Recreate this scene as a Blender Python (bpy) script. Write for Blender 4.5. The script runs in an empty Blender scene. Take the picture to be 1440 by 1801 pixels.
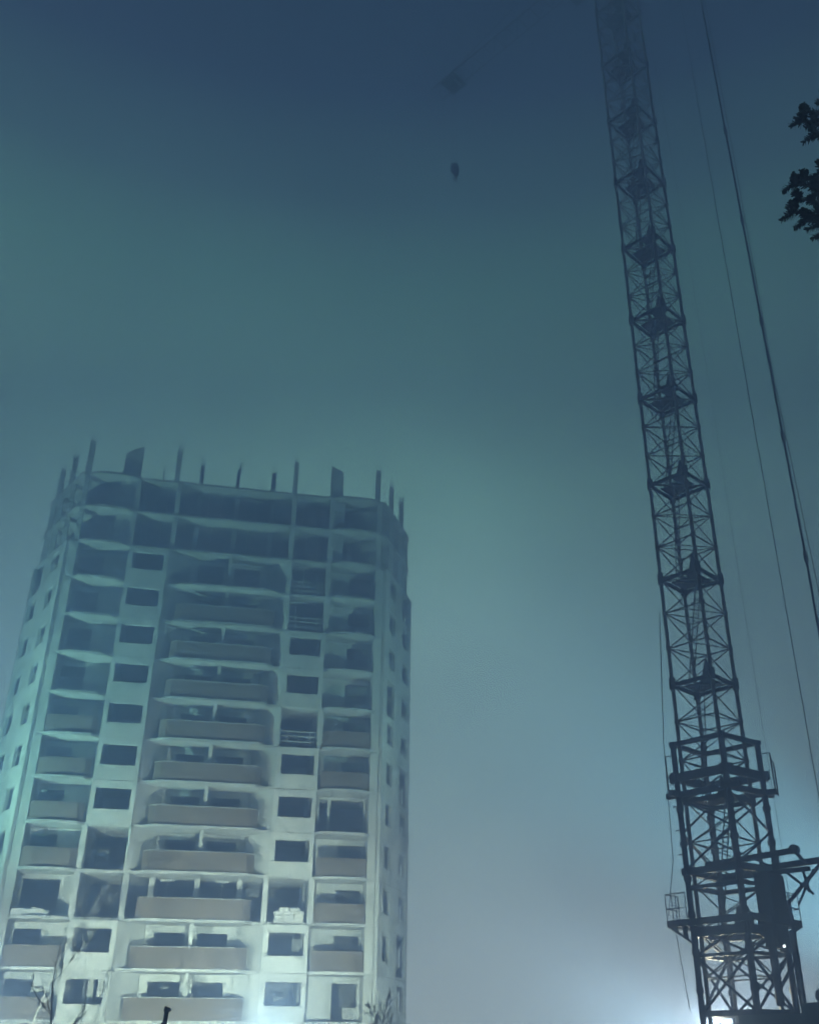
import bpy, math, random
from mathutils import Vector, Matrix
random.seed(7)
R = math.radians
scene = bpy.context.scene
col = scene.collection

# ------------------------------------------------------------------ camera
F_PX, PITCH, EYE = 1812.0, R(28.4), 1.6
cam_d = bpy.data.cameras.new('camera'); cam = bpy.data.objects.new('camera', cam_d); col.objects.link(cam)
cam.location = (0, 0, EYE); cam.rotation_euler = (R(90) + PITCH, 0, 0)
cam_d.sensor_fit = 'HORIZONTAL'; cam_d.sensor_width = 36; cam_d.lens = 36 * F_PX / 1440
cam_d.shift_x = -50 / 1440; cam_d.clip_end = 2000; cam_d.clip_start = 0.1
scene.camera = cam

# ------------------------------------------------------------------ world: night sky over a lit town
HAZE_DENSITY = 0.0350
HAZE_COLOR = (0.212, 0.290, 0.505)
HAZE_ANISO = 0.25
w = bpy.data.worlds.new('World'); scene.world = w; w.use_nodes = True
nt = w.node_tree; nt.nodes.clear()
out = nt.nodes.new('ShaderNodeOutputWorld'); bg = nt.nodes.new('ShaderNodeBackground')
tc = nt.nodes.new('ShaderNodeTexCoord'); sep = nt.nodes.new('ShaderNodeSeparateXYZ')
asn = nt.nodes.new('ShaderNodeMath'); asn.operation = 'ARCSINE'
mul = nt.nodes.new('ShaderNodeMath'); mul.operation = 'MULTIPLY'; mul.inputs[1].default_value = 2 / math.pi
ramp = nt.nodes.new('ShaderNodeValToRGB'); ramp.color_ramp.interpolation = 'LINEAR'
def stops(rmp, lst):
    e = rmp.color_ramp.elements
    while len(e) > 1: e.remove(e[-1])
    for i, (p, c) in enumerate(lst):
        el = e[0] if i == 0 else e.new(p)
        el.position = p; el.color = (*c, 1)
SKY = [(0.00, (0.85, 1.0, 0.93)), (0.06, (0.70, 0.86, 0.76)), (0.14, (0.53, 0.80, 0.70)), (0.24, (0.48, 0.86, 0.72)),
       (0.33, (0.40, 0.90, 0.66)), (0.40, (0.26, 0.66, 0.48)), (0.45, (0.14, 0.39, 0.29)), (0.50, (0.06, 0.15, 0.15)), (0.56, (0.015, 0.028, 0.06)), (0.63, (0.003, 0.004, 0.02)), (1.0, (0.001, 0.004, 0.015))]
stops(ramp, SKY)
SKY_STRENGTH = 8.0
# the town glow lies ahead of the camera (+Y); behind it the sky is dark
dot = nt.nodes.new('ShaderNodeMapRange'); dot.inputs['From Min'].default_value = -0.25; dot.inputs['From Max'].default_value = 0.5
dot.inputs['To Min'].default_value = 0.10; dot.inputs['To Max'].default_value = 1.0
vm = nt.nodes.new('ShaderNodeMath'); vm.operation = 'MULTIPLY'; vm.inputs[1].default_value = SKY_STRENGTH
L = nt.links.new
L(tc.outputs['Generated'], sep.inputs[0]); L(sep.outputs['Z'], asn.inputs[0]); L(asn.outputs[0], mul.inputs[0]); L(mul.outputs[0], ramp.inputs[0])
L(ramp.outputs[0], bg.inputs['Color'])
side = nt.nodes.new('ShaderNodeMapRange'); side.inputs['From Min'].default_value = 0.0; side.inputs['From Max'].default_value = 0.45
side.inputs['To Min'].default_value = 1.0; side.inputs['To Max'].default_value = 0.55
L(sep.outputs['Y'], dot.inputs['Value']); L(sep.outputs['X'], side.inputs['Value'])
L(dot.outputs[0], vm.inputs[0])
vm2 = nt.nodes.new('ShaderNodeMath'); vm2.operation = 'MULTIPLY'; L(vm.outputs[0], vm2.inputs[0]); L(side.outputs[0], vm2.inputs[1])
mist = nt.nodes.new('ShaderNodeTexNoise'); mist.inputs['Scale'].default_value = 3.5; mist.inputs['Detail'].default_value = 3
mr = nt.nodes.new('ShaderNodeMapRange'); mr.inputs['From Min'].default_value = .3; mr.inputs['From Max'].default_value = .7; mr.inputs['To Min'].default_value = .85; mr.inputs['To Max'].default_value = 1.15
vm3 = nt.nodes.new('ShaderNodeMath'); vm3.operation = 'MULTIPLY'
L(tc.outputs['Generated'], mist.inputs['Vector']); L(mist.outputs['Fac'], mr.inputs['Value']); L(vm2.outputs[0], vm3.inputs[0]); L(mr.outputs[0], vm3.inputs[1])
L(vm3.outputs[0], bg.inputs['Strength']); L(bg.outputs[0], out.inputs[0])
scene.view_settings.view_transform = 'Standard'; scene.view_settings.look = 'None'
scene.view_settings.exposure = 0; scene.view_settings.gamma = 1
scene.cycles.volume_bounces = 1

# ------------------------------------------------------------------ helpers
def tag(o, label=None, cat=None, group=None, kind=None):
    if label: o['label'] = label
    if cat: o['category'] = cat
    if group: o['group'] = group
    if kind: o['kind'] = kind
    return o
def empty(name, loc, rz=0, label=None, cat=None, group=None):
    o = bpy.data.objects.new(name, None); col.objects.link(o)
    o.location = loc; o.rotation_euler = (0, 0, rz); o.empty_display_size = .3
    return tag(o, label, cat, group)
class MB:
    def __init__(s): s.v = []; s.f = []
    def quad(s, a, b, c, d):
        n = len(s.v); s.v += [tuple(a), tuple(b), tuple(c), tuple(d)]; s.f.append((n, n+1, n+2, n+3))
    def hexa(s, p):     # 8 points: bottom 4 ccw, top 4
        n = len(s.v); s.v += [tuple(q) for q in p]
        s.f += [(n+3, n+2, n+1, n), (n+4, n+5, n+6, n+7), (n, n+1, n+5, n+4), (n+1, n+2, n+6, n+5), (n+2, n+3, n+7, n+6), (n+3, n, n+4, n+7)]
    def box(s, x0, x1, y0, y1, z0, z1):
        s.hexa([(x0,y0,z0),(x1,y0,z0),(x1,y1,z0),(x0,y1,z0),(x0,y0,z1),(x1,y0,z1),(x1,y1,z1),(x0,y1,z1)])
    def prism(s, poly, z0, z1):
        n = len(s.v); k = len(poly)
        s.v += [(x, y, z0) for x, y in poly] + [(x, y, z1) for x, y in poly]
        s.f.append(tuple(range(n + k - 1, n - 1, -1))); s.f.append(tuple(range(n + k, n + 2*k)))
        for i in range(k): j = (i + 1) % k; s.f.append((n+i, n+j, n+k+j, n+k+i))
    def bar(s, a, b, w, h=None, n=4, r2=None):
        """tapered tube or (n=4) square bar between two points"""
        a = Vector(a); b = Vector(b); d = (b - a)
        if d.length < 1e-6: return
        d.normalize(); up = Vector((0, 0, 1)) if abs(d.z) < .95 else Vector((.71, -.70, 0))
        x = d.cross(up).normalized(); y = x.cross(d).normalized()
        base = len(s.v); h = h or w; k = (w if r2 is None else r2) / w
        for P, q in ((a, 1), (b, k)):
            for i in range(n):
                t = 2*math.pi*(i + .5)/n; rr = math.sqrt(2)/2 if n == 4 else .5
                s.v.append(tuple(P + x*(math.cos(t)*w*rr*q) + y*(math.sin(t)*h*rr*q)))
        for i in range(n):
            j = (i+1) % n; s.f.append((base+i, base+j, base+n+j, base+n+i))
        s.f.append(tuple(base + i for i in range(n-1, -1, -1))); s.f.append(tuple(base + n + i for i in range(n)))
    def build(s, name, mat, parent=None, smooth=False):
        me = bpy.data.meshes.new(name); me.from_pydata(s.v, [], s.f); me.update()
        me.materials.append(mat)
        if smooth:
            for p in me.polygons: p.use_smooth = True
        o = bpy.data.objects.new(name, me); col.objects.link(o)
        if parent: o.parent = parent
        return o
def wall(mb, p0, p1, z0, z1, th, openings=()):
    """wall from p0 to p1 (plan), its thickness th laid to the right-hand side of p0->p1 rotated inwards (+normal); openings (s0,s1,za,zb)"""
    p0 = Vector((*p0, 0)); p1 = Vector((*p1, 0)); d = p1 - p0; Ln = d.length; d.normalize(); nrm = Vector((-d.y, d.x, 0)) * th
    ss = sorted({0, Ln, *[min(max(q, 0), Ln) for o in openings for q in o[:2]]})
    zz = sorted({z0, z1, *[min(max(q, z0), z1) for o in openings for q in o[2:]]})
    def solid(i, j):
        if i < 0 or j < 0 or i >= len(ss)-1 or j >= len(zz)-1: return False
        sc = (ss[i]+ss[i+1])/2; zc = (zz[j]+zz[j+1])/2
        return not any(o[0] < sc < o[1] and o[2] < zc < o[3] for o in openings)
    def P(sv, z, back): return p0 + d*sv + (nrm if back else Vector()) + Vector((0, 0, z))
    for i in range(len(ss)-1):
        for j in range(len(zz)-1):
            if not solid(i, j): continue
            a, b, c, e = ss[i], ss[i+1], zz[j], zz[j+1]
            mb.quad(P(a,c,0), P(b,c,0), P(b,e,0), P(a,e,0))
            mb.quad(P(b,c,1), P(a,c,1), P(a,e,1), P(b,e,1))
            if not solid(i-1, j): mb.quad(P(a,c,1), P(a,c,0), P(a,e,0), P(a,e,1))
            if not solid(i+1, j): mb.quad(P(b,c,0), P(b,c,1), P(b,e,1), P(b,e,0))
            if not solid(i, j-1): mb.quad(P(a,c,1), P(b,c,1), P(b,c,0), P(a,c,0))
            if not solid(i, j+1): mb.quad(P(a,e,0), P(b,e,0), P(b,e,1), P(a,e,1))

def at_px(px, py, D):
    """a point on the photograph's ray through (px,py), D metres ahead; used once to read positions"""
    S, C = math.sin(PITCH), math.cos(PITCH); a = (px - 770)/F_PX; b = (900.5 - py)/F_PX
    t = D / (C - b*S); return Vector((a*t, D, EYE + (S + b*C)*t))

# ------------------------------------------------------------------ materials
def mat(name, c1, c2=None, scale=1.0, rough=.85, metal=0, streak=0, bump=0.0, vary=0, spots=None):
    m = bpy.data.materials.new(name); m.use_nodes = True; t = m.node_tree; b = t.nodes['Principled BSDF']
    b.inputs['Roughness'].default_value = rough; b.inputs['Metallic'].default_value = metal
    b.inputs['Specular IOR Level'].default_value = .25
    c2 = c2 or tuple(x*.75 for x in c1)
    co = t.nodes.new('ShaderNodeTexCoord'); mp = t.nodes.new('ShaderNodeMapping')
    t.links.new(co.outputs['Object'], mp.inputs[0])
    mp.inputs['Scale'].default_value = (1, 1, .35) if streak else (1, 1, 1)
    n = t.nodes.new('ShaderNodeTexNoise'); n.inputs['Scale'].default_value = scale; n.inputs['Detail'].default_value = 7; n.inputs['Roughness'].default_value = .65
    r = t.nodes.new('ShaderNodeValToRGB'); r.color_ramp.elements[0].position = .36; r.color_ramp.elements[1].position = .66
    r.color_ramp.elements[0].color = (*c2, 1); r.color_ramp.elements[1].color = (*c1, 1)
    t.links.new(mp.outputs[0], n.inputs['Vector']); t.links.new(n.outputs['Fac'], r.inputs[0])
    last = r.outputs[0]
    if spots:
        v = t.nodes.new('ShaderNodeTexNoise'); v.inputs['Scale'].default_value = spots[0]; v.inputs['Detail'].default_value = 3
        t.links.new(co.outputs['Object'], v.inputs['Vector'])
        rr = t.nodes.new('ShaderNodeValToRGB'); rr.color_ramp.elements[0].position = .60; rr.color_ramp.elements[1].position = .70
        t.links.new(v.outputs['Fac'], rr.inputs[0])
        mx = t.nodes.new('ShaderNodeMix'); mx.data_type = 'RGBA'; mx.inputs['B'].default_value = (*spots[1], 1)
        mm = t.nodes.new('ShaderNodeMath'); mm.operation = 'MULTIPLY'; mm.inputs[1].default_value = .6; t.links.new(rr.outputs[0], mm.inputs[0])
        t.links.new(mm.outputs[0], mx.inputs['Factor']); t.links.new(last, mx.inputs['A']); last = mx.outputs['Result']
    if vary:
        oi = t.nodes.new('ShaderNodeObjectInfo'); mr = t.nodes.new('ShaderNodeMapRange'); mr.inputs['To Min'].default_value = 1-vary; mr.inputs['To Max'].default_value = 1.0
        mv = t.nodes.new('ShaderNodeVectorMath'); mv.operation = 'SCALE'
        t.links.new(oi.outputs['Random'], mr.inputs['Value']); t.links.new(last, mv.inputs[0]); t.links.new(mr.outputs[0], mv.inputs['Scale']); last = mv.outputs[0]
    t.links.new(last, b.inputs['Base Color'])
    if bump:
        bp = t.nodes.new('ShaderNodeBump'); bp.inputs['Strength'].default_value = bump; bp.inputs['Distance'].default_value = .03
        t.links.new(n.outputs['Fac'], bp.inputs['Height']); t.links.new(bp.outputs[0], b.inputs['Normal'])
    return m
M = {
 'panel': mat('precast_panel', (.72,.73,.70), (.50,.52,.50), .8, .9, streak=1, bump=.4, vary=.2, spots=(1.7, (.30,.31,.30))),
 'slab': mat('slab_concrete', (.62,.63,.61), (.40,.41,.40), 1.3, .9, bump=.3, vary=.12, spots=(2.5, (.36,.37,.36))),
 'column': mat('column_concrete', (.62,.63,.61), (.50,.51,.50), 1.1, .9, streak=1, bump=.3),
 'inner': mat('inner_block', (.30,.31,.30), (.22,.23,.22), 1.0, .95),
 'ground': mat('trodden_earth', (.12,.11,.10), (.06,.055,.05), .25, .95, bump=.5),
 'road': mat('site_road', (.16,.155,.15), (.10,.10,.095), .6, .9, bump=.3),
 'steel': mat('crane_paint', (.06,.055,.07), (.03,.03,.045), 1.5, .65, metal=.2, spots=(4, (.07,.035,.02))),
 'plate': mat('chequer_plate', (.05,.045,.042), (.03,.03,.03), 3, .7, metal=.3),
 'mast': mat('mast_paint_lit', (.30,.27,.20), (.16,.13,.09), 1.5, .7, spots=(4, (.12,.05,.03))),  # lighter than the crane paint: floodlight from below put into the colour
 'rust': mat('rusty_deck', (.10,.075,.055), (.06,.045,.035), 3, .85),
 'rope': mat('steel_rope', (.02,.02,.022), (.012,.012,.014), 8, .6, metal=.5),
 'base': mat('ballast_concrete', (.20,.22,.20), (.12,.13,.12), 1.2, .9, bump=.3),
 'bark': mat('pale_bark', (.34,.34,.33), (.2,.2,.19), 4, .9, bump=.4),
 'darkbark': mat('dark_bark', (.06,.055,.05), (.03,.03,.028), 5, .9),
 'leaf': mat('needle_foliage', (.012,.016,.012), (.006,.009,.007), 3, .8),
 'bag': mat('woven_bag', (.72,.72,.70), (.60,.60,.58), 6, .8, bump=.4),
 'post': mat('post_paint', (.03,.03,.04), (.02,.02,.025), 5, .6),
 'lampbody': mat('lamp_housing', (.08,.08,.085), (.05,.05,.05), 4, .5, metal=.5),
}
def brick():
    m = bpy.data.materials.new('parapet_brick'); m.use_nodes = True; t = m.node_tree; b = t.nodes['Principled BSDF']
    b.inputs['Roughness'].default_value = .9; b.inputs['Specular IOR Level'].default_value = .2
    co = t.nodes.new('ShaderNodeTexCoord'); mp = t.nodes.new('ShaderNodeMapping'); mp.inputs['Rotation'].default_value = (R(90), 0, 0)
    br = t.nodes.new('ShaderNodeTexBrick'); br.inputs['Scale'].default_value = 1.0
    br.inputs['Color1'].default_value = (.25,.20,.165,1); br.inputs['Color2'].default_value = (.20,.16,.135,1); br.inputs['Mortar'].default_value = (.20,.18,.15,1)
    br.inputs['Brick Width'].default_value = .26; br.inputs['Row Height'].default_value = .085; br.inputs['Mortar Size'].default_value = .01
    n = t.nodes.new('ShaderNodeTexNoise'); n.inputs['Scale'].default_value = .8; n.inputs['Detail'].default_value = 6
    rr = t.nodes.new('ShaderNodeValToRGB'); rr.color_ramp.elements[0].position = .35; rr.color_ramp.elements[0].color = (.72,.74,.72,1); rr.color_ramp.elements[1].position = .7; rr.color_ramp.elements[1].color = (1,1,1,1)
    mx = t.nodes.new('ShaderNodeMix'); mx.data_type = 'RGBA'; mx.blend_type = 'MULTIPLY'; mx.inputs['Factor'].default_value = 1
    L = t.links.new
    L(co.outputs['Object'], mp.inputs[0]); L(mp.outputs[0], br.inputs['Vector']); L(co.outputs['Object'], n.inputs['Vector'])
    L(n.outputs['Fac'], rr.inputs[0]); L(br.outputs['Color'], mx.inputs['A']); L(rr.outputs[0], mx.inputs['B']); L(mx.outputs['Result'], b.inputs['Base Color'])
    return m
M['brick'] = brick()
def emit(name, c, s):
    m = bpy.data.materials.new(name); m.use_nodes = True; b = m.node_tree.nodes['Principled BSDF']
    b.inputs['Emission Color'].default_value = (*c, 1); b.inputs['Emission Strength'].default_value = s; return m
M['glow'] = emit('lamp_glass', (.9, 1, 1), 12)

# ------------------------------------------------------------------ setting
g = MB(); N_ = 24; X0, X1, Y0, Y1 = -69, 69, -19, 101
for i in range(N_+1):
    for j in range(N_+1):
        x = X0 + (X1-X0)*i/N_; y = Y0 + (Y1-Y0)*j/N_
        g.v.append((x, y, -.25 + .12*math.sin(x*.21+1)*math.cos(y*.17) + random.uniform(-.05, .05)))
for i in range(N_):
    for j in range(N_):
        a = i*(N_+1)+j; g.f.append((a, a+N_+1, a+N_+2, a+1))
tag(g.build('ground', M['ground'], smooth=True), kind='structure')
rd = MB(); rd.box(-68, 68, 28, 34, -.3, .02)
tag(rd.build('road', M['road']), kind='structure')

# ------------------------------------------------------------------ the unfinished tower block
YAW = R(12)
A = (-22.295, 71.5)
CU = 6.2                      # axis of the symmetrical facade
B = empty('apartment_building', (A[0], A[1], 0), YAW,
          'unfinished pale concrete tower block with bare frame storeys on top, fading into fog', 'apartment building')
FL = [4.25 + 3*r for r in range(14)]
def mir(q, s): return CU + s*q
def parapet_pts(kind):
    if kind == 'c': return [(-3.72, -.0), (-3.24, -.36), (3.24, -.36), (3.72, -.0)]
    return [(7.95, .0), (8.35, -.22), (10.85, -.22), (11.45, .0)]
def slab_poly(o=0.0):
    half = ([(3.35, -.52), (3.9, 0)] if o < 11 else []) + [(7.8, 0), (8.25, -.38), (9.6, -.48), (10.95, -.38), (11.6, 0), (12.15, 0), (15.3, 6.0), (15.3, 14)]
    L_ = [(CU - q, y) for q, y in reversed(half)]; R_ = [(CU + q, y) for q, y in half]
    return L_ + R_
for k in range(14):
    m = MB(); m.prism(slab_poly(k), FL[k]-.2, FL[k]); m.build('floor_slab', M['slab'], B)

# ground storey
m = MB()
base_poly = [(CU+q, y) for q, y in [(-15.28, 13.98), (-15.28, 6.02), (-12.12, .02), (12.12, .02), (15.28, 6.02), (15.28, 13.98)]]
for i in range(6):
    a, b = base_poly[i], base_poly[(i+1) % 6]
    Ln = math.dist(a, b); ops = []
    for q in range(int(Ln // 3)):
        c = (q+.5)*Ln/max(1, int(Ln//3))
        ops.append((c-.6, c+.6, 1.4, 2.9) if not (i == 2 and q == 4) else (c-.9, c+.9, .05, 2.5))
    wall(m, a, b, -.4, 4.04, .35, ops)
m.build('ground_storey_wall', M['panel'], B)

OPEN2 = {2, 3, 11, 12}; OPEN4 = {2, 6, 9, 10, 11, 12}
PAR1 = {0, 1, 3, 4, 5, 6}; PAR5 = {1, 2, 3, 5, 6}; PARC = set(range(0, 10))
BARE_C = {2, 11, 12}
FLR = {'in': {7, 11, 12}, 'out': {1, 5, 10, 11, 12}}
FLL = {'in': {11, 12}, 'out': {2, 10, 11, 12}}
for r in range(13):
    F = FL[r]; zb, zt = F-.14, F+2.83
    jig = lambda: random.uniform(-.012, .012)
    # wide window panels (outside the slab edge, joints left open)
    for s, opn in ((-1, OPEN2), (1, OPEN4)):
        if r in opn: continue
        m = MB(); a, b = (mir(-7.7, 1), mir(-4.72, 1)) if s < 0 else (mir(4.72, 1), mir(7.7, 1))
        dz = jig(); y = -.24 + jig()
        wall(m, (a, y), (b, y), zb+dz, zt+dz, .235, [(.33, 2.68, F+.9+dz, F+2.34+dz)])
        if s > 0 and r in (1, 0): pass
        m.build('window_panel', M['panel'], B)
    # splayed wing walls of the central loggia
    if r not in BARE_C:
        for s in (-1, 1):
            m = MB(); p, q = (mir(4.70*s, 1), -.20), (mir(3.02*s, 1), 1.5)
            if s < 0: wall(m, p, q, F+.002, F+2.798, .2)
            else: wall(m, q, p, F+.002, F+2.798, .2)
            m.build('wing_wall', M['panel'], B)
        m = MB()   # loggia back wall: two balcony openings, each a door beside a window
        a = mir(-3.0, 1)
        ops = []
        for c0, c1, dr in ((3.77, 5.8, 'r'), (6.6, 8.6, 'l')):
            ops.append((c0-a, c1-a, F+.9, F+2.35))
            ops.append((c1-.75-a, c1-a, F+.01, F+2.35) if dr == 'r' else (c0-a, c0+.75-a, F+.01, F+2.35))
        if r in (8, 9, 10): ops = [(3.77-a, 5.75-a, F+.01, F+2.45), (6.6-a, 8.6-a, F+.01, F+2.45)]
        wall(m, (a, 1.5), (mir(3.0, 1), 1.5), F+.002, F+2.798, .2, ops)
        m.build('loggia_back_wall', M['panel'], B)
        m = MB(); m.box(6.08, 6.34, .1, 1.497, F+.003, F+2.797); m.build('loggia_divider', M['panel'], B)
    if r in PARC:
        m = MB(); pts = [(CU+q, y) for q, y in parapet_pts('c')]
        for i in range(3): wall(m, pts[i], pts[i+1], F+.003, F+1.28+(.004*i), .12)
        m.build('central_parapet', M['brick'], B)
        c = MB(); c.prism([(CU+q, y) for q, y in [(-3.76,-.0),(-3.26,-.385),(3.26,-.385),(3.76,-.0),(3.56,0.0),(3.18,-.235),(-3.18,-.235),(-3.56,0.0)]], F+1.29, F+1.325); c.build('parapet_coping', M['slab'], B)
    # side loggias
    for s, par in ((-1, PAR1), (1, PAR5)):
        if r in par:
            m = MB(); pts = [(CU+s*q, y) for q, y in parapet_pts('s')]
            if s < 0: pts = pts[::-1]
            for i in range(3): wall(m, pts[i], pts[i+1], F+.003, F+1.26+(.004*i), .12)
            m.build('side_parapet', M['brick'], B)
        if r in (11, 12): continue
        m = MB(); a, b = (mir(7.75, 1), mir(11.5, 1)) if s > 0 else (mir(-11.5, 1), mir(-7.75, 1))
        if s > 0: ops = [(15.8-a, 16.6-a, F+.01, F+2.4), (15.8-a, 17.5-a, F+.92, F+2.4)]
        else:
            x0, x1 = 2*CU-17.5, 2*CU-15.8; ops = [(x1-.8-a, x1-a, F+.01, F+2.4), (x0-a, x1-a, F+.92, F+2.4)]
        if (s > 0 and r == 4): ops = [(.35, .95, F+.01, F+2.6), (1.2, 3.6, F+.01, F+2.6)]
        if (s < 0 and r == 2): ops = [(.2, 2.6, F+.01, F+2.5)]
        wall(m, (a, 1.5), (b, 1.5), F+.004, F+2.796, .2, ops)
        m.build('side_loggia_wall', M['panel'], B)
        m = MB()   # corner pier
        x0, x1 = (mir(11.52, 1), mir(12.1, 1)) if s > 0 else (mir(-12.1, 1), mir(-11.52, 1))
        m.box(x0, x1, -.06, 1.7, F+.005, F+2.795); m.build('corner_pier', M['panel'], B)
        x0, x1 = (mir(7.55, 1), mir(7.73, 1)) if s > 0 else (mir(-7.73, 1), mir(-7.55, 1))
        m = MB(); m.box(x0, x1, .02, 1.49, F+.006, F+2.794); m.build('party_wall', M['panel'], B)
    # flank walls, two windows each
    for s, fo in ((1, FLR), (-1, FLL)):
        th = math.atan2(6, 3.15)
        nx, ny = math.sin(th)*.24, -math.cos(th)*.24
        p0 = (CU+s*(12.15+nx), ny); p1 = (CU+s*(15.3+nx), 6+ny); Ln = math.dist(p0, p1)
        win = [(1.05, 2.5, 'in'), (4.5, 6.1, 'out')]
        segs = [(0, 3.4, win[0]), (3.42, Ln, win[1])]
        for sa, sb, (wa, wb, kind) in segs:
            if r in (11, 12): continue
            d = ((p1[0]-p0[0])/Ln, (p1[1]-p0[1])/Ln)
            qa = (p0[0]+d[0]*sa, p0[1]+d[1]*sa); qb = (p0[0]+d[0]*sb, p0[1]+d[1]*sb)
            full = r in fo[kind]
            ops = [(wa-sa-.25*full, wb-sa+.2*full, F+(.02 if full else .85), F+(2.78 if full else 2.42))]
            if s > 0 and r == 0 and kind == 'in': ops = []
            if s < 0: qa, qb = qb, qa; ops = [((sb-sa)-o[1], (sb-sa)-o[0], o[2], o[3]) for o in ops]
            m = MB(); dz = jig(); wall(m, qa, qb, zb+dz, zt+dz, .235, ops); m.build('flank_panel', M['panel'], B)
    # rear and far sides
    if r < 11:
        m = MB(); xr, xl = CU+15.5, CU-15.5
        wall(m, (xr, 6.1), (xr, 14.2), zb, zt, .2, [(1.5, 3, F+.9, F+2.4), (5, 6.5, F+.9, F+2.4)])
        wall(m, (xl, 14.2), (xl, 6.1), zb, zt, .2, [(1.5, 3, F+.9, F+2.4), (5, 6.5, F+.9, F+2.4)])
        wall(m, (xr-.21, 14.24), (xl+.21, 14.24), zb, zt, .2, [(k*3.4+1, k*3.4+2.6, F+.9, F+2.4) for k in range(9)])
        m.build('rear_wall', M['panel'], B)
    # interior: spine wall and cross walls
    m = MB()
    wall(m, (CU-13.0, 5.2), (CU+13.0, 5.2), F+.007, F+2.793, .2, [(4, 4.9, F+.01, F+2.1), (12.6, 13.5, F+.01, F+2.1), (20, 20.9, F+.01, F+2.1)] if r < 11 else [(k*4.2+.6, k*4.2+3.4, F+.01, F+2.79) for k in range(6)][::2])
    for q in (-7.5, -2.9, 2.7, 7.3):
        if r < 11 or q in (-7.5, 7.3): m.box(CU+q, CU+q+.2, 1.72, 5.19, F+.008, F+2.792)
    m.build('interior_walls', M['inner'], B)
    # bare-frame columns
    cols = []
    if r in BARE_C: cols += [(1.42, .0), (3.05, 1.4), (6.05, 1.4), (8.95, 1.4), (10.65, .0)]
    else:
        if r in OPEN2: cols += [(1.42, .0)]
        if r in OPEN4: cols += [(10.65, .0)]
    if r in OPEN2: cols += [(-1.72, .0)]
    if r in OPEN4: cols += [(13.78, .0)]
    if r in (11, 12): cols += [(-5.7, 0), (17.7, 0), (-3.6, 2.2), (15.6, 2.2), (-6.9, 1.7), (-8.1, 4.2), (19.0, 1.7), (20.2, 4.2), (-9.0, 6.2), (21.0, 6.2), (-9, 13), (21, 13), (6, 13), (-2, 13), (13, 13)]
    for x, y in cols:
        m = MB(); m.box(x, x+.36, y+.03, y+.45, F+.009, F+2.791); m.build('column', M['column'], B)
    if r in (11, 12):
        for x0, x1, y in ((-2.95, -1.75, .5), (14.2, 15.0, .5)):
            m = MB(); m.box(x0, x1, y, y+.2, F+.01, F+2.79); m.build('shear_wall', M['column'], B)
    # guard rails in some open bays
    if r in (9, 10, 6):
        m = MB()
        for z in (.35, .75, 1.1): m.bar((11.03, .1, F+z), (13.76, .1, F+z), .05)
        for x in (11.6, 12.4, 13.2): m.bar((x, .13, F), (x, .13, F+1.15), .05)
        m.build('guard_rail', M['column'], B)
# pale pieces inside the lowest window: lit wall segments put into their colour
m = MB(); m.box(-.35, .35, 2.6, 2.66, 5.3, 7.0); m.build('wall_segment', M['panel'], B)
m = MB(); m.box(.55, 1.45, 2.6, 2.66, 5.7, 7.0); m.build('wall_segment', M['panel'], B)
m = MB(); m.box(-.7, 0.1, 2.4, 2.6, FL[3]+.01, FL[3]+1.7); m.build('wall_segment', M['inner'], B)
# loose rubble brickwork begun on open storeys
def rubble(u0, u1, y, F, h):
    m = MB(); x = u0
    while x < u1:
        wd = random.uniform(.3, .55); hh = h*random.uniform(.5, 1)
        m.box(x, x+wd-.01, y, y+.25, F+.01, F+hh); x += wd
    m.build('unfinished_masonry', M['column'], B)
rubble(-5.2, -3.0, -.2, FL[2], .5)
# formwork props on the bare storeys, boards and frames left in some openings
rc = random.Random(19)
for r_, us in ((11, (-.6, .5, 4.4, 7.3, 12.1, 13.0, 16.4)), (12, (-.2, .8, 4.0, 5.0, 7.8, 11.6, 12.8, 16.0)), (2, (4.2, 7.9)), (10, (12.0, 13.1)), (9, (11.6,))):
    for u in us:
        F = FL[r_]; m = MB(); y = rc.uniform(.5, 2.2); m.bar((u, y, F+.005), (u+rc.uniform(-.06,.06), y, F+2.79), .08, n=8); m.box(u-.45, u+.45, y-.05, y+.05, F+2.66, F+2.79)
        m.build('formwork_prop', M['column'], B)
for r_, u, wd, h, y in ((1, .3, .8, 1.5, 1.2), (4, -.5, .5, 1.9, 1.9), (5, 12.2, .5, 1.7, 1.4), (1, 12.9, .5, 2.1, .9), (0, 12.0, .6, 1.6, 2.2), (7, 0.2, .7, 1.5, 1.5), (3, 12.6, .9, 1.3, 1.8), (8, 12.1, .4, 2.0, 1.1), (0, 4.5, .5, 2.2, 3), (1, 7.4, .6, 2.1, 2.8), (3, 4.6, .4, 2.2, 2.8)):
    F = FL[r_]; m = MB(); m.hexa([(u,y,F),(u+wd,y,F),(u+wd,y+.03,F),(u,y+.03,F),(u+.05,y+.25,F+h),(u+wd+.05,y+.25,F+h),(u+wd+.05,y+.28,F+h),(u+.05,y+.28,F+h)])
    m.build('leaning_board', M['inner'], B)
# wet mortar smears and patched joints on some panels are in the material; broken panel corners:
for u, z in ((1.3, FL[4]+2.6), (13.6, FL[1]+2.7), (-1.4, FL[5]+.1), (11.0, FL[5]+2.75), (13.7, FL[3]+.0)):
    m = MB(); m.box(u-.12, u+.14, -.262, -.236, z-.07, z+.09); m.build('mortar_patch', M['column'], B)
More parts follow.
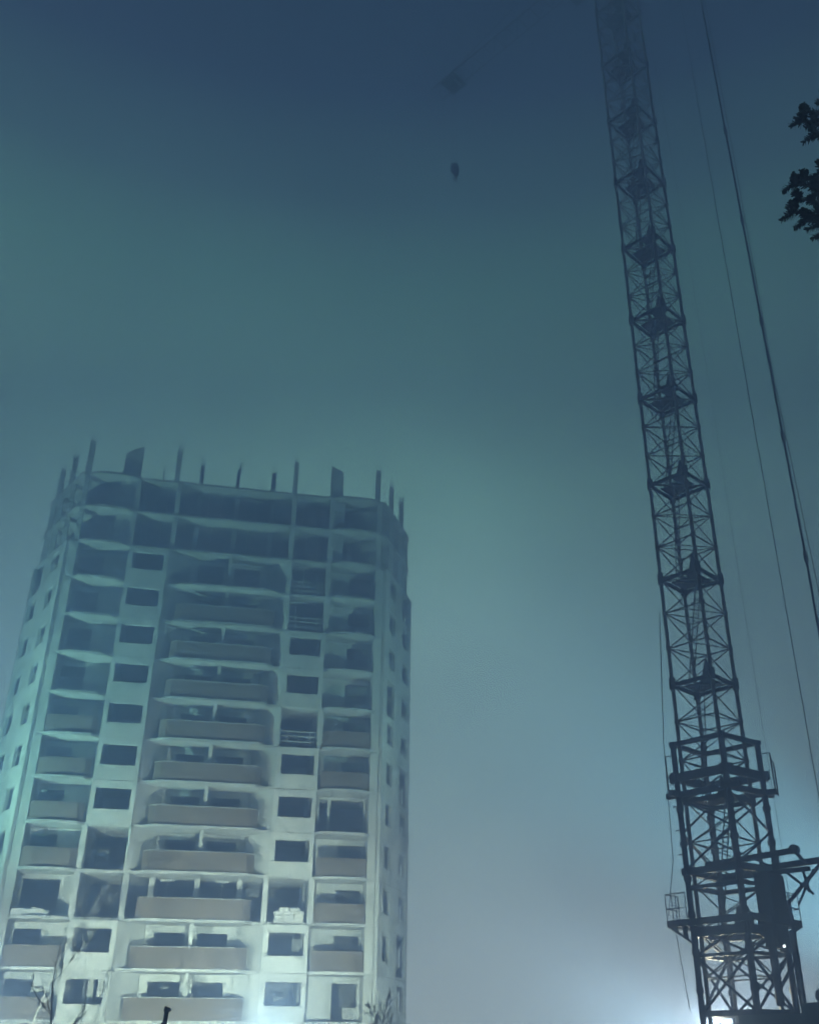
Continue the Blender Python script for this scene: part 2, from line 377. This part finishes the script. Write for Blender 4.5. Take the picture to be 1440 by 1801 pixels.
# starter columns and wall stubs above the last slab
T = FL[13]
for x, y, h, ww in ((-8.6, 5.2, 2.9, .36), (-7.4, 3.0, 2.9, .36), (-5.8, .05, 3.0, .4), (1.1, .0, 2.9, .36), (3.0, 1.4, 2.6, .32), (5.95, 1.4, 2.5, .32), (8.85, 1.4, 2.5, .36), (10.6, 0, 3.0, .36),
                 (17.5, .05, 3.1, .4), (19.0, 2.0, 2.7, .34), (20.3, 4.5, 2.7, .34), (-9.0, 8, 2.5, .36), (20.9, 8, 2.5, .36), (2.0, 7, 2.3, .3), (-3.5, 9, 2.4, .3), (9.5, 9, 2.4, .3)):
    m = MB(); m.box(x, x+ww, y+.03, y+ww+.05, T, T+h)
    for ox, oy in ((.05, .08), (ww-.05, .08), (.05, ww), (ww-.05, ww)): m.bar((x+ox, y+oy, T+h), (x+ox, y+oy, T+h+.7), .025)
    m.build('starter_column', M['column'], B)
for x0, x1, ha, hb in ((-2.9, -1.55, 2.2, 3.0), (13.7, 14.75, 3.0, 2.5)):
    m = MB(); m.hexa([(x0,.1,T),(x1,.1,T),(x1,.32,T),(x0,.32,T),(x0,.1,T+ha),(x1,.1,T+hb),(x1,.32,T+hb),(x0,.32,T+ha)])
    m.build('wall_stub', M['column'], B)
m = MB(); m.bar((.3, .2, T), (.15, .2, T+1.1), .05); m.build('rebar', M['rope'], B)

# ------------------------------------------------------------------ white bags stacked in an open bay
def loc_to_world(u, v, z):
    c, s = math.cos(YAW), math.sin(YAW); return (A[0]+u*c-v*s, A[1]+u*s+v*c, z)
def bag_mesh(l, wd, h):
    m = MB(); nu, nv = 14, 8; e = .55
    sg = lambda t: math.copysign(abs(t)**e, t)
    for i in range(nv+1):
        ph = -math.pi/2 + math.pi*i/nv
        for j in range(nu):
            th = 2*math.pi*j/nu
            m.v.append((l/2*sg(math.cos(ph))*sg(math.cos(th)), wd/2*sg(math.cos(ph))*sg(math.sin(th)), h/2*sg(math.sin(ph))))
    for i in range(nv):
        for j in range(nu):
            k = (j+1) % nu; m.f.append((i*nu+j, i*nu+k, (i+1)*nu+k, (i+1)*nu+j))
    return m
rows = [('bottom', 2.0, 3, 'bottom row'), ('second', 1.9, 3, 'second row'), ('third', 2.05, 3, 'third row'), ('top', 1.5, 2, 'top row')]
first = bag_mesh(.72, .42, .27)
proto = None
pos_words = {3: ['left bag', 'middle bag', 'right bag'], 2: ['left bag', 'right bag']}
for i, (nm, wdt, n, rw) in enumerate(rows):
    for k in range(n):
        if proto is None: o = first.build('white_bag', M['bag'], smooth=True); proto = o
        else: o = proto.copy(); col.objects.link(o)
        u = 12.5 + (k-(n-1)/2)*wdt/n + (.04 if i % 2 else 0)
        o.location = loc_to_world(u, .12+random.uniform(-.03, .03), FL[2]+.13+i*.235)
        o.rotation_euler = (random.uniform(-.05,.05), random.uniform(-.06,.06), YAW+random.uniform(-.08,.08))
        tag(o, 'white sack, %s of the %s in the stack in an open bay' % (pos_words[n][k], rw), 'sack', 'white sacks stacked in the open bay')

# ------------------------------------------------------------------ tower crane
CX, CY = 11.57, 43.0
TH = R(-44.7)        # local +x: towards the ballast side (right and nearer), jib runs along -x
CR = empty('tower_crane', (CX, CY, 0), TH, 'dark lattice mast tower crane rising beside the block and vanishing into the fog', 'crane')
S2 = .97             # half width of the mast
Z0 = 3.3
SEC = 5.0
ZP = 11.3            # a deck level (abs)
TOP = ZP + 11*SEC + 1.4
corners = {'L': (-S2, -S2), 'N': (S2, -S2), 'R': (S2, S2), 'F': (-S2, S2)}
# L = left in picture, N = nearest, R = right, F = far
for k, (x, y) in corners.items():
    m = MB(); m.bar((x, y, 2.7), (x, y, TOP), .135); 
    for i in range(40):
        z = ZP-5 + i*SEC/3*1.0
        if z > TOP: break
        m.bar((x, y, z-.07), (x, y, z+.07), .185)
    m.build('mast_leg', M['mast'], CR)
k0 = -2
for k in range(k0, 12):
    za = ZP + k*SEC
    m = MB()
    for j in range(3):
        z = za + j*SEC/3; zm = z + SEC/6; zn = z + SEC/3
        if z < Z0 - .1 or z > TOP: continue
        for a, b in (('L', 'N'), ('N', 'R'), ('R', 'F'), ('F', 'L')):
            pa, pb = corners[a], corners[b]
            m.bar((*pa, z), (*pb, z), .05)
            # zig-zag: L and R carry nodes at the rails, N and F halfway
            lo, hi = (pa, pb) if a in 'LR' else (pb, pa)
            if zn < TOP: m.bar((*lo, z), (*hi, zm), .042); m.bar((*hi, zm), (*lo, zn), .042)
    # plan bracing
    if za > Z0: m.bar((-S2, -S2, za+.02), (S2, S2, za+.02), .05)
    m.build('mast_bracing', M['mast'], CR)
    # deck with a ladder hatch
    d = MB()
    d.box(-S2+.08, S2-.45, -S2+.75, S2-.08, za+.06, za+.10)
    d.box(S2-.9, S2-.08, -S2+.08, -S2+.74, za+.06, za+.10)
    for x0, y0, x1, y1 in ((-S2,-S2,S2,-S2),(S2,-S2,S2,S2),(S2,S2,-S2,S2),(-S2,S2,-S2,-S2)):
        d.bar((x0, y0, za-.03), (x1, y1, za-.03), .09, .17)
    for x, y in corners.values():     # gusset plates
        d.bar((x, y, za-.22), (x, y, za+.28), .24)
    # small upturned kick plate near the hatch
    d.hexa([(S2-.5, -S2+.1, za+.10), (S2-.1, -S2+.1, za+.10), (S2-.1, -S2+.14, za+.10), (S2-.5, -S2+.14, za+.10),
            (S2-.3, -S2+.1, za+.75), (S2-.2, -S2+.1, za+.75), (S2-.2, -S2+.14, za+.75), (S2-.3, -S2+.14, za+.75)])
    if za > Z0: d.build('mast_deck', M['rust'], CR)
    # ladder
    l = MB()
    for y in (-.05, .33): l.bar((-S2+.25, y, za+.1), (S2-.65 if k % 2 else -.2, y, za+SEC), .045)
    for i in range(1, 15):
        t = i/15; x = (-S2+.25)*(1-t) + (S2-.65 if k % 2 else -.2)*t; l.bar((x, -.05, za+.1+t*(SEC-.1)), (x, .33, za+.1+t*(SEC-.1)), .03)
    if za > Z0: l.build('ladder', M['mast'], CR)
# climbing portal round the lower mast
P2 = 1.13
PT = 13.7
pc = [(-P2-.05, -P2), (P2, -P2), (P2+.35, P2), (-P2, P2)]
for x, y in pc:
    m = MB(); m.bar((x, y, 2.7), (x, y, PT), .19)
    for i in range(8): m.bar((x, y, Z0+.8+i*1.35), (x, y, Z0+1.0+i*1.35), .26)
    m.build('portal_leg', M['steel'], CR)
def ring(z, hh, ww, ext=0, name='portal_ring'):
    m = MB()
    for i in range(4):
        a, b = pc[i], pc[(i+1) % 4]
        dx, dy = (b[0]-a[0]), (b[1]-a[1]); n = math.hypot(dx, dy); dx /= n; dy /= n
        m.bar((a[0]-dx*ext, a[1]-dy*ext, z+.003*i), (b[0]+dx*ext, b[1]+dy*ext, z+.003*i), ww, hh)
    return m.build(name, M['steel'], CR)
ring(PT-.05, .18, .16, .15); ring(12.25, .34, .2, .3); ring(11.55, .22, .2, .55); ring(8.5, .26, .2, .2); ring(7.9, .14, .12); ring(5.4, .12, .12); ring(Z0+.1, .2, .2)
tiers = ((3.4, 5.4), (5.4, 6.4), (8.6, 11.4))
for j, (za, zb_) in enumerate(tiers):
    m = MB()
    for i in range(4):
        a, b = pc[i], pc[(i+1) % 4]; cc = list(corners.values())[i]
        if j == 2:
            zm = (za+zb_)/2
            m.bar((*a, za), (*b, zm), .07); m.bar((*b, zm), (*a, zb_), .07)
        else:
            m.bar((*a, za), (*b, zb_), .08); m.bar((*b, za), (*a, zb_), .08)
        m.bar((*a, za+.1), (*cc, za+.1), .12)      # guide arm to the mast
    m.build('portal_bracing', M['steel'], CR)
m = MB()   # short ladder hoops standing off the left portal leg, left ladder
for i in range(4): m.bar((-P2-.35, -P2, 9.2+i*.95), (-P2, -P2, 9.2+i*.95), .05)
m.bar((-P2-.42, -P2-.1, 11.4), (-P2-.42, -P2-.1, 13.2), .05); m.bar((-P2-.42, -P2-.1, 13.2), (-P2-.1, -P2, 13.2), .04)
m.bar((-P2-.42, -P2-.1, 12.3), (-P2-.1, -P2, 12.3), .04)
m.build('handrail', M['steel'], CR); m = MB()
m.bar((P2+.75, P2+.2, 11.5), (P2+.75, P2+.2, 13.2), .05); m.bar((P2+.75, P2+.2, 13.2), (P2+.35, P2, 13.2), .04)
m.bar((P2+.65, P2+.6, 11.5), (P2+.65, P2+.6, 12.9), .05); m.bar((P2+.65, P2+.6, 12.9), (P2+.75, P2+.2, 12.9), .04)
m.build('handrail', M['steel'], CR)

# working platform with its brackets
PZ = 6.55
m = MB(); pw = 1.85
def deckring(m, a, b, z0, z1):
    m.box(-a, a, -a, -b, z0, z1); m.box(-a, a, b, a, z0, z1); m.box(-a, -b, -b+.001, b-.001, z0, z1); m.box(b, a, -b+.001, b-.001, z0, z1)
deckring(m, pw, 1.45, PZ, PZ+.07)
for s in (-1, 1):
    m.box(-pw, pw, s*pw-.05, s*pw+.05, PZ-.13, PZ+.12); m.box(s*pw-.05, s*pw+.05, -pw+.06, pw-.06, PZ-.13, PZ+.12)
m.build('work_platform', M['plate'], CR)
m = MB()
for x, y in ((-1,-1),(1,-1),(1,1),(-1,1)):
    a = Vector((x*P2, y*P2, PZ-.75)); b = Vector((x*pw, y*pw, PZ-.05)); c = Vector((x*P2, y*P2, PZ-.05))
    m.bar(a, b, .09); m.bar(c, b, .09)
    for t in (.0, .35, .7): m.bar(a.lerp(b, t), c.lerp(b, t), .16)
for s in (-1, 1):
    m.bar((-P2, s*P2, PZ-.3), (P2, s*P2, PZ-.3), .16, .34); m.bar((s*P2, -P2, PZ-.304), (s*P2, P2, PZ-.304), .16, .34)
m.build('platform_bracket', M['steel'], CR)
m = MB()
def rail(pts, h):
    for (x0, y0), (x1, y1) in zip(pts, pts[1:]):
        for z in (.55, 1.1): m.bar((x0, y0, PZ+z), (x1, y1, PZ+z), .035)
        n = 2
        for i in range(n+1): t = i/n; m.bar((x0+(x1-x0)*t, y0+(y1-y0)*t, PZ+.1), (x0+(x1-x0)*t, y0+(y1-y0)*t, PZ+1.1), .03)
rail([(-pw+.9, -pw), (-pw, -pw), (-pw, -pw+.9)], 1.1); m.build('platform_railing', M['steel'], CR); m = MB(); rail([(pw-.7, pw), (pw, pw), (pw, pw-1.6)], 1.1)
m.build('platform_railing', M['steel'], CR)
# rear cabinet and winch column on the ballast side
m = MB(); m.box(1.35, 2.0, -.5, .65, 6.8, 8.2); m.box(1.4, 1.95, -.4, .5, 5.6, 6.4); m.box(1.3, 2.15, -.55, .7, 6.4, 6.8); m.build('winch_cabinet', M['plate'], CR)
m = MB()
for x, y, ww in ((1.65, -.35, .3), (2.1, .5, .26), (1.75, .55, .16), (2.45, -.1, .14)): m.bar((x, y, 3.6), (x, y, 6.2 if ww > .2 else 7.2), ww, n=10)
m.bar((1.7, -.3, 4.2), (2.1, .5, 5.2), .1); m.build('winch_column', M['steel'], CR)
# outrigger beams carrying the rope sheave
m = MB(); m.bar((-.6, -.6, 8.75), (3.05, -.1, 8.95), .2, .2); m.bar((0, .9, 8.6), (5.2, .75, 8.65), .18, .22)
m.bar((-.6, .2, 8.3), (3.3, .3, 8.3), .16)
m.bar((3.0, -.05, 8.9), (3.1, .5, 8.5), .1); m.bar((2.3, -.1, 8.85), (2.0, .3, 8.3), .08)
m.bar((2.2, .4, 7.2), (3.6, .7, 8.5), .12); m.bar((2.3, .3, 8.3), (3.2, .5, 7.4), .1); m.bar((2.9, .5, 8.4), (3.0, .6, 7.5), .09); m.bar((3.3, .6, 8.3), (2.5, .55, 7.1), .07)
m.build('outrigger_beam', M['steel'], CR)
m = MB(); m.bar((3.0, -.22, 8.98), (3.0, .02, 8.98), .36, n=16); m.build('sheave', M['steel'], CR)
# slewing platform and ballast
m = MB(); m.box(.55, 6.6, -1.55, 1.55, 2.75, 3.30); m.box(-1.6, .549, -1.45, 1.45, 2.45, 2.7); m.build('slewing_platform', M['base'], CR)
m = MB()
for i in range(4): m.box(3.0+i*.86, 3.8+i*.86, -1.5, 1.5, 3.305, 3.62+.0*i)
m.build('ballast_block', M['base'], CR)
m = MB(); m.bar((0, 0, 2.1), (0, 0, 2.44), 2.6, n=24); m.build('slewing_ring', M['steel'], CR)
m = MB(); m.box(-2.6, -1.9, -2.6, 2.6, 1.2, 2.1); m.box(1.9, 2.6, -2.6, 2.6, 1.2, 2.1); m.box(-1.89, 1.89, -2.3, -1.7, 1.25, 2.09); m.box(-1.89, 1.89, 1.7, 2.3, 1.25, 2.09); m.box(-1.6, 1.6, -1.6, 1.6, 1.4, 2.095); m.build('undercarriage', M['steel'], CR)
for x in (-2.25, 2.25):
    for y in (-2.2, 2.2):
        m = MB(); m.box(x-.3, x+.3, y-.7, y+.7, .35, 1.19)
        o = m.build('bogie', M['steel'], CR)
        for dy in (-.4, .4):
            wv = MB(); wv.bar((x-.12, y+dy, .42), (x+.12, y+dy, .42), .55, n=18); wv.build('wheel', M['plate'], o)
for x in (3.4, 4.4):
    m = MB(); m.bar((x, -.6, 3.86), (x, .6, 3.86), .5, n=14); m.build('rope_drum', M['rope'], CR)
# head, cab, jib and struts up in the cloud
m = MB()
HZ = TOP
for s in (-1, 1):
    m.bar((-S2, s*S2, HZ), (.1, s*.2, HZ+4.5), .12); m.bar((S2, s*S2, HZ), (.1, s*.2, HZ+4.5), .12)
    m.bar((S2, s*.6, HZ), (5.6, s*.35, HZ+3.2), .12); m.bar((.1, s*.2, HZ+4.5), (5.6, s*.35, HZ+3.2), .08)
m.bar((5.6, -.8, HZ+3.2), (5.6, .8, HZ+3.2), .16)
m.build('mast_head', M['steel'], CR)
m = MB(); m.box(-2.3, -1.05, -2.2, -1.15, HZ-4.6, HZ-2.5); c_ = m.build('operator_cab', M['plate'], CR)
m = MB(); m.box(-2.32, -2.302, -2.1, -1.25, HZ-3.9, HZ-2.8); m.build('cab_window', mat('cab_glass', (.03,.04,.05), rough=.1), c_)
m = MB(); JL = 15.6; JX = -S2
def jp(x, k): return [(x, -.6, HZ), (x, .6, HZ), (x, 0, HZ+1.1)][k]
for k in range(3): m.bar(jp(JX, k), jp(JX-JL, k), .06 if k < 2 else .07)
n = 14
for i in range(n):
    xa, xb = JX-JL*i/n, JX-JL*(i+1)/n
    m.bar(jp(xa, 0), jp(xa, 1), .05)
    for k in (0, 1): m.bar(jp(xa, k), jp((xa+xb)/2, 2), .045); m.bar(jp((xa+xb)/2, 2), jp(xb, k), .045)
m.build('jib', M['steel'], CR)
m = MB()
for x in (-8, -15): m.bar((.1, 0, HZ+4.5), (x, 0, HZ+1.1), .05, n=6)
m.build('jib_stay', M['rope'], CR)
# ropes down the ballast side (read off the photograph: all plumb)
def rope(pts, d, knots=()):
    m = MB()
    for a, b in zip(pts, pts[1:]): m.bar(a, b, d, n=6)
    for z, ext in knots:
        for (a, b) in zip(pts, pts[1:]):
            if a[2] <= z <= b[2]:
                t = (z-a[2])/(b[2]-a[2]); p = Vector(a).lerp(Vector(b), t); m.bar(p-Vector((0,0,ext)), p+Vector((0,0,ext)), d*1.9, n=8)
    return m.build('pendant_rope', M['rope'], CR)
kn = [(z, .22) for z in (16, 20.5, 26.5, 33, 39.5, 46)]
rope([(5.45, -.30, 3.6), (5.62, -.2, 20), (5.60, -.15, 40), (5.6, -.10, HZ+3.2)], .105, kn)
rope([(5.95, .25, 3.6), (5.62, .0, 30), (5.6, .3, 44), (5.6, .5, HZ+3.2)], .04)
rope([(4.15, .3, 3.6), (4.13, .3, HZ+3.9)], .035)
rope([(2.05, .8, 3.4), (1.97, .8, 30), (1.9, .7, 44), (1.6, .3, HZ)], .018)
m = MB(); m.bar((-1.45, -1.4, PT), (-1.12, -1.12, PT+6), .04, n=6); m.bar((-1.45, -1.4, PT), (-1.55, -1.45, 9), .03, n=6)
m.bar((-1.55, -1.45, 9), (-2.0, -1.5, 6.9), .03, n=6); m.bar((-1.8, -1.5, 6.9), (-1.5, -1.45, 3.5), .03, n=6); m.build('power_cable', M['rope'], CR)
# ---- trolley + hook block (separate thing hanging below)
trolley_x = -14.6
m = MB(); m.box(trolley_x-.7, trolley_x+.7, -.75, .75, HZ-.32, HZ-.08)
for dx in (-.5, .5):
    for y in (-.66, .66): m.bar((trolley_x+dx, y-.06, HZ-.05), (trolley_x+dx, y+.06, HZ-.05), .3, n=12)
m.box(trolley_x-.4, trolley_x+.4, -.4, .4, HZ-.75, HZ-.33)
m.build('trolley', M['plate'], CR)
def cr_world(x, y, z):
    c, s = math.cos(TH), math.sin(TH); return Vector((CX + x*c - y*s, CY + x*s + y*c, z))
hk = cr_world(trolley_x, 0, 58.2)
m = MB()
for y in (-.22, .22): m.bar((0, y, .5), (0, y*.7, HZ-58.2-.8), .03, n=5)
HB = empty('hook_block', hk, TH, 'small dark crane hook block hanging alone high in the foggy sky', 'hook')
m.build('hoist_rope', M['rope'], HB)
m = MB(); m.prism([(-.12,-.34),(.12,-.34),(.12,.34),(-.12,.34)], -.25, .45); m.bar((-.2, 0, .25), (.2, 0, .25), .6, n=16); m.build('block_body', M['plate'], HB)
m = MB(); pts = [(0, 0, -.25), (0, 0, -.5)]
for i in range(9): a = R(90 - i*30); pts.append((0, .22*math.cos(a), -.72+.22*math.sin(a)))
for a, b in zip(pts, pts[1:]): m.bar(a, b, .13, n=6)
m.build('hook', M['steel'], HB)
# small work lamp shining on the crane
lp = cr_world(2.35, -.75, 5.55)
LT = empty('work_lamp', lp, TH, 'tiny lit lamp clipped below the work platform of the crane', 'lamp')
m = MB(); m.box(-.09, .09, -.02, .12, -.1, .1); m.build('housing', M['lampbody'], LT)
m = MB(); m.bar((0, -.05, 0), (0, -.021, 0), .085, n=14); m.build('lens', M['glow'], LT)

# ------------------------------------------------------------------ floodlights
def spot(name, loc, target, power, angle, color, r=.25, blend=1.0):
    l = bpy.data.lights.new(name, 'SPOT'); l.energy = power; l.spot_size = R(angle); l.spot_blend = blend; l.color = color; l.shadow_soft_size = r
    o = bpy.data.objects.new(name, l); col.objects.link(o); o.location = loc
    o.rotation_euler = (Vector(target) - Vector(loc)).to_track_quat('-Z', 'Y').to_euler(); return o
def floodlight(loc, target, power, angle, color, label, soft=.25):
    x, y, z = loc
    rz = math.atan2(target[1]-y, target[0]-x)
    e = empty('floodlight', (x, y, 0), rz, label, 'floodlight', 'floodlights on the building site')
    tgt = Vector(target) - Vector(loc); el = math.atan2(tgt.z, math.hypot(tgt.x, tgt.y))
    m = MB(); m.bar((0, 0, -.2), (0, 0, z-.35), .08, n=10)
    for a in range(3): t = a*2.094; m.bar((0, 0, .8), (math.cos(t)*.7, math.sin(t)*.7, -.15), .05, n=6)
    m.build('stand', M['lampbody'], e)
    head = MB(); c, s = math.cos(el), math.sin(el)
    def hp(a, b, h): return (a*c - h*s, b, z + a*s + h*c)
    head.hexa([hp(-.22,-.3,-.25), hp(.0,-.4,-.32), hp(.0,.4,-.32), hp(-.22,.3,-.25), hp(-.22,-.3,.25), hp(.0,-.4,.32), hp(.0,.4,.32), hp(-.22,.3,.25)])
    ho = head.build('housing', M['lampbody'], e)
    gl = MB(); gl.hexa([hp(.004,-.36,-.28), hp(.02,-.36,-.28), hp(.02,.36,-.28), hp(.004,.36,-.28), hp(.004,-.36,.28), hp(.02,-.36,.28), hp(.02,.36,.28), hp(.004,.36,.28)])
    gl.build('lens', M['glow'], ho)
    d = tgt.normalized()
    sp = spot('floodlight_beam', Vector(loc) + d*.12, target, power, angle, color, soft)
    sp.parent = ho; sp.matrix_parent_inverse = (Matrix.Translation((x, y, 0)) @ Matrix.Rotation(rz, 4, 'Z')).inverted()
    return e
LC = (.80, 1.0, .76)
GC = (.45, 1.0, .74)  # teal tint of the added upward lamps
floodlight((-26, 55, 2.0), (-20, 72, 9), 260000, 80, LC, 'low white floodlight on a tripod aimed at the left foot of the block')
floodlight((-8, 55, 2.0), (-12, 75, 9), 290000, 80, LC, 'low white floodlight on a tripod aimed at the right foot of the block')
floodlight((-42, 52, 2.0), (-18, 73, 41), 1400000, 66, GC, 'added greenish floodlight on a tripod left of the block tinting its upper storeys')  # unseen lamp added to turn the upper storeys teal
floodlight((28, 54, 2.0), (-6, 76, 38), 1250000, 46, GC, 'added greenish floodlight on a tripod right of the block tinting its upper storeys')  # its unseen counterpart, added for the teal of the upper right
floodlight((14, 60, 2.0), (-2, 77, 10), 220000, 70, LC, 'added white floodlight on a tripod right of the block, brightening its right flank')  # unseen lamp added because the right flank was too dim
# glare low behind the crane
l = bpy.data.lights.new('yard_lamp_light', 'POINT'); l.energy = 22000; l.color = (1.0, .98, .68); l.shadow_soft_size = .2
YL = at_px(1262, 1808, 49)
YE = empty('yard_lamp', (YL.x, YL.y, 0), 0, 'bright lamp low behind the foot of the crane, flaring through the fog', 'lamp')
o = bpy.data.objects.new('yard_lamp_light', l); col.objects.link(o); o.location = (0, 0, YL.z-.0); o.parent = YE
m = MB(); m.bar((0, .3, -.2), (0, .3, YL.z), .1, n=10); m.bar((0, .3, YL.z), (0, 0, YL.z+.3), .06, n=8); m.build('pole', M['lampbody'], YE)
m = MB(); m.bar((0, 0, YL.z+.24), (0, 0, YL.z+.36), .5, n=14, r2=.3); m.build('lamp_shade', M['lampbody'], YE)

# ------------------------------------------------------------------ trees
def bare_tree(name, base, H, spread, lean, seed, mt, label, cat='tree', r0=.14, depth=6, twig=.012, aim=None):
    rnd = random.Random(seed)
    e = empty(name, base, 0, label, cat)
    tr = MB(); br = MB()
    def grow(p, d, ln, r, k, mb):
        n = 4; q = p
        for i in range(n):
            d2 = (d + Vector((rnd.uniform(-.16,.16), rnd.uniform(-.16,.16), rnd.uniform(-.03,.1)))).normalized()
            q2 = q + d2*ln/n; ra = r*(1-.45*i/n); rb = r*(1-.45*(i+1)/n)
            mb.bar(q, q2, ra*2, n=6 if r > .03 else 4, r2=rb*2); 
            if k > 0 and (i > 0 or k < depth):
                for _ in range(2 if k < 4 else 1):
                    az = rnd.uniform(0, 6.28); ang = rnd.uniform(.5, 1.05)
                    ax = d2.orthogonal().normalized(); ax = Matrix.Rotation(az, 3, d2) @ ax
                    nd = (Matrix.Rotation(ang, 3, ax) @ d2); nd.z += .18; nd.normalize()
                    grow(q2, nd, ln*rnd.uniform(.42, .62)*spread, max(rb*.5, twig), k-1 if k < depth else k-1, br)
            q, d = q2, d2
    grow(Vector((0, 0, -.3)), Vector(lean).normalized(), H*.8, r0, depth, tr)
    tr.build('trunk', mt, e); br.build('crown', mt, e); return e
b = at_px(30, 1860, 65)
bare_tree('bare_tree', (b.x, b.y, 0), 12.5, .62, (.02, 0, 1), 5, M['bark'], 'leafless pale twiggy tree in front of the left corner of the block', r0=.06, depth=4, twig=.006)
b = at_px(86, 1830, 50)
bare_tree('bare_sapling', (b.x, b.y, 0), 6.6, .6, (.05, 0, 1), 11, M['darkbark'], 'thin dark leafless sapling crossing the lowest window on the left', r0=.055, depth=3, twig=.006)
b = at_px(668, 1801, 62)
bare_tree('bare_shrub', (b.x, b.y, 0), 4.7, .7, (.02, 0, 1), 23, M['darkbark'], 'small leafless shrub growing at the right corner of the block', 'shrub', r0=.06, depth=3, twig=.02)

# dark needle tree reaching in from the right
NT = empty('spruce_tree', (6.9, 8.6, 0), 0, 'near black evergreen tree reaching in from the right edge of the frame', 'tree')
m = MB(); m.bar((0, 0, -.3), (.05, 0, 13.5), .34, n=12, r2=.08); m.build('trunk', M['darkbark'], NT)
br = MB(); lf = MB(); rnd = random.Random(3)
def tuft(p, d, ln, wd):
    """leafy twig end: many small blades round an axis"""
    d = Vector(d).normalized()
    for i in range(int(ln*520)):
        t = rnd.random(); a = rnd.uniform(0, 6.28)
        rad = wd*(1-.35*t)*(.3+.6*rnd.random()); o1 = d.orthogonal().normalized(); o1 = Matrix.Rotation(a, 3, d) @ o1
        c = Vector(p) + d*ln*t; tip = c + o1*rad + d*rad*.55
        s = d.cross(o1)*.013
        lf.quad(c - s, c + s, tip + s*.7, tip - s*.7)
def limb(p, tip, sub):
    p = Vector(p); tip = Vector(tip); br.bar(p, tip, .09, n=6, r2=.02)
    d = (tip - p); Ln = d.length
    for i in range(sub):
        t = .25 + .75*i/(sub-1); q = p + d*t
        for s in (-1, 1):
            side = Vector((d.y, -d.x, 0)).normalized()*s
            e2 = q + (side*.7 + d.normalized()*.6 + Vector((0,0,rnd.uniform(-.25,.15))))*Ln*.26*(1.15-t)
            br.bar(q, e2, .03, n=4, r2=.012); tuft(q, e2-q, (e2-q).length+.04, .085)
    tuft(p + d*.45, d, Ln*.55+.03, .10)
base = Vector((6.9, 8.6, 0))
def edge(px, py, D): return at_px(px, py, D) - base
# limbs whose ends show in the photograph
for (px, py, D, z0) in ((1398, 212, 8.0, -.5), (1402, 196, 8.4, -.3), (1418, 238, 8.2, -.5), (1438, 172, 8.3, -.4), (1386, 322, 7.9, -.35), (1402, 312, 8.3, -.4), (1382, 372, 7.9, -.25), (1390, 350, 8.2, -.3), (1405, 386, 8.1, -.3),
                     (1425, 335, 8.3, -.2), (1430, 375, 8.4, -.2), (1420, 215, 8.5, -.3), (1437, 405, 8.0, -.2), (1432, 300, 8.2, -.3)):
    tp = edge(px+15, py, D); limb((0, 0, tp.z + z0*.4), tp, 7)
for i in range(120):
    z = rnd.uniform(3.0, 13.0); a = rnd.uniform(-1.9, 1.9); Ln = (14.2-z)*.22
    limb((0, 0, z), (math.cos(a)*Ln, math.sin(a)*Ln, z-.3*rnd.random()), 5)
lf.build('needles', M['leaf'], NT); br.build('branches', M['darkbark'], NT)

# ------------------------------------------------------------------ dark post in front of the block
pp = at_px(292, 1779, 28)
PE = empty('fence_post', (pp.x, pp.y, 0), 0, 'slim dark post with a knobbed bent cap in front of the lowest balcony', 'post')
m = MB(); m.bar((-.03, 0, -.3), (-.02, 0, pp.z-.25), .14, n=10); m.bar((0, 0, pp.z-.26), (.02, 0, pp.z), .11, n=10); m.build('shaft', M['post'], PE, True)
m = MB(); m.bar((.0, 0, pp.z-.02), (.03, 0, pp.z+.09), .15, n=12); m.bar((0.02, 0, pp.z+.03), (.12, 0, pp.z+.01), .07, n=8); m.build('cap', M['post'], PE, True)

# ------------------------------------------------------------------ haze
hz = MB(); hz.box(-70, 70, -20, 102, -1.5, 74)
hm = bpy.data.materials.new('haze_air'); hm.use_nodes = True; t = hm.node_tree; t.nodes.clear()
ho = t.nodes.new('ShaderNodeOutputMaterial'); pv = t.nodes.new('ShaderNodeVolumePrincipled')
pv.inputs['Density'].default_value = HAZE_DENSITY; pv.inputs['Color'].default_value = (*HAZE_COLOR, 1); pv.inputs['Anisotropy'].default_value = HAZE_ANISO
t.links.new(pv.outputs[0], ho.inputs['Volume'])
tag(hz.build('haze', hm), 'pale night fog filling the whole site', 'fog', kind='stuff')
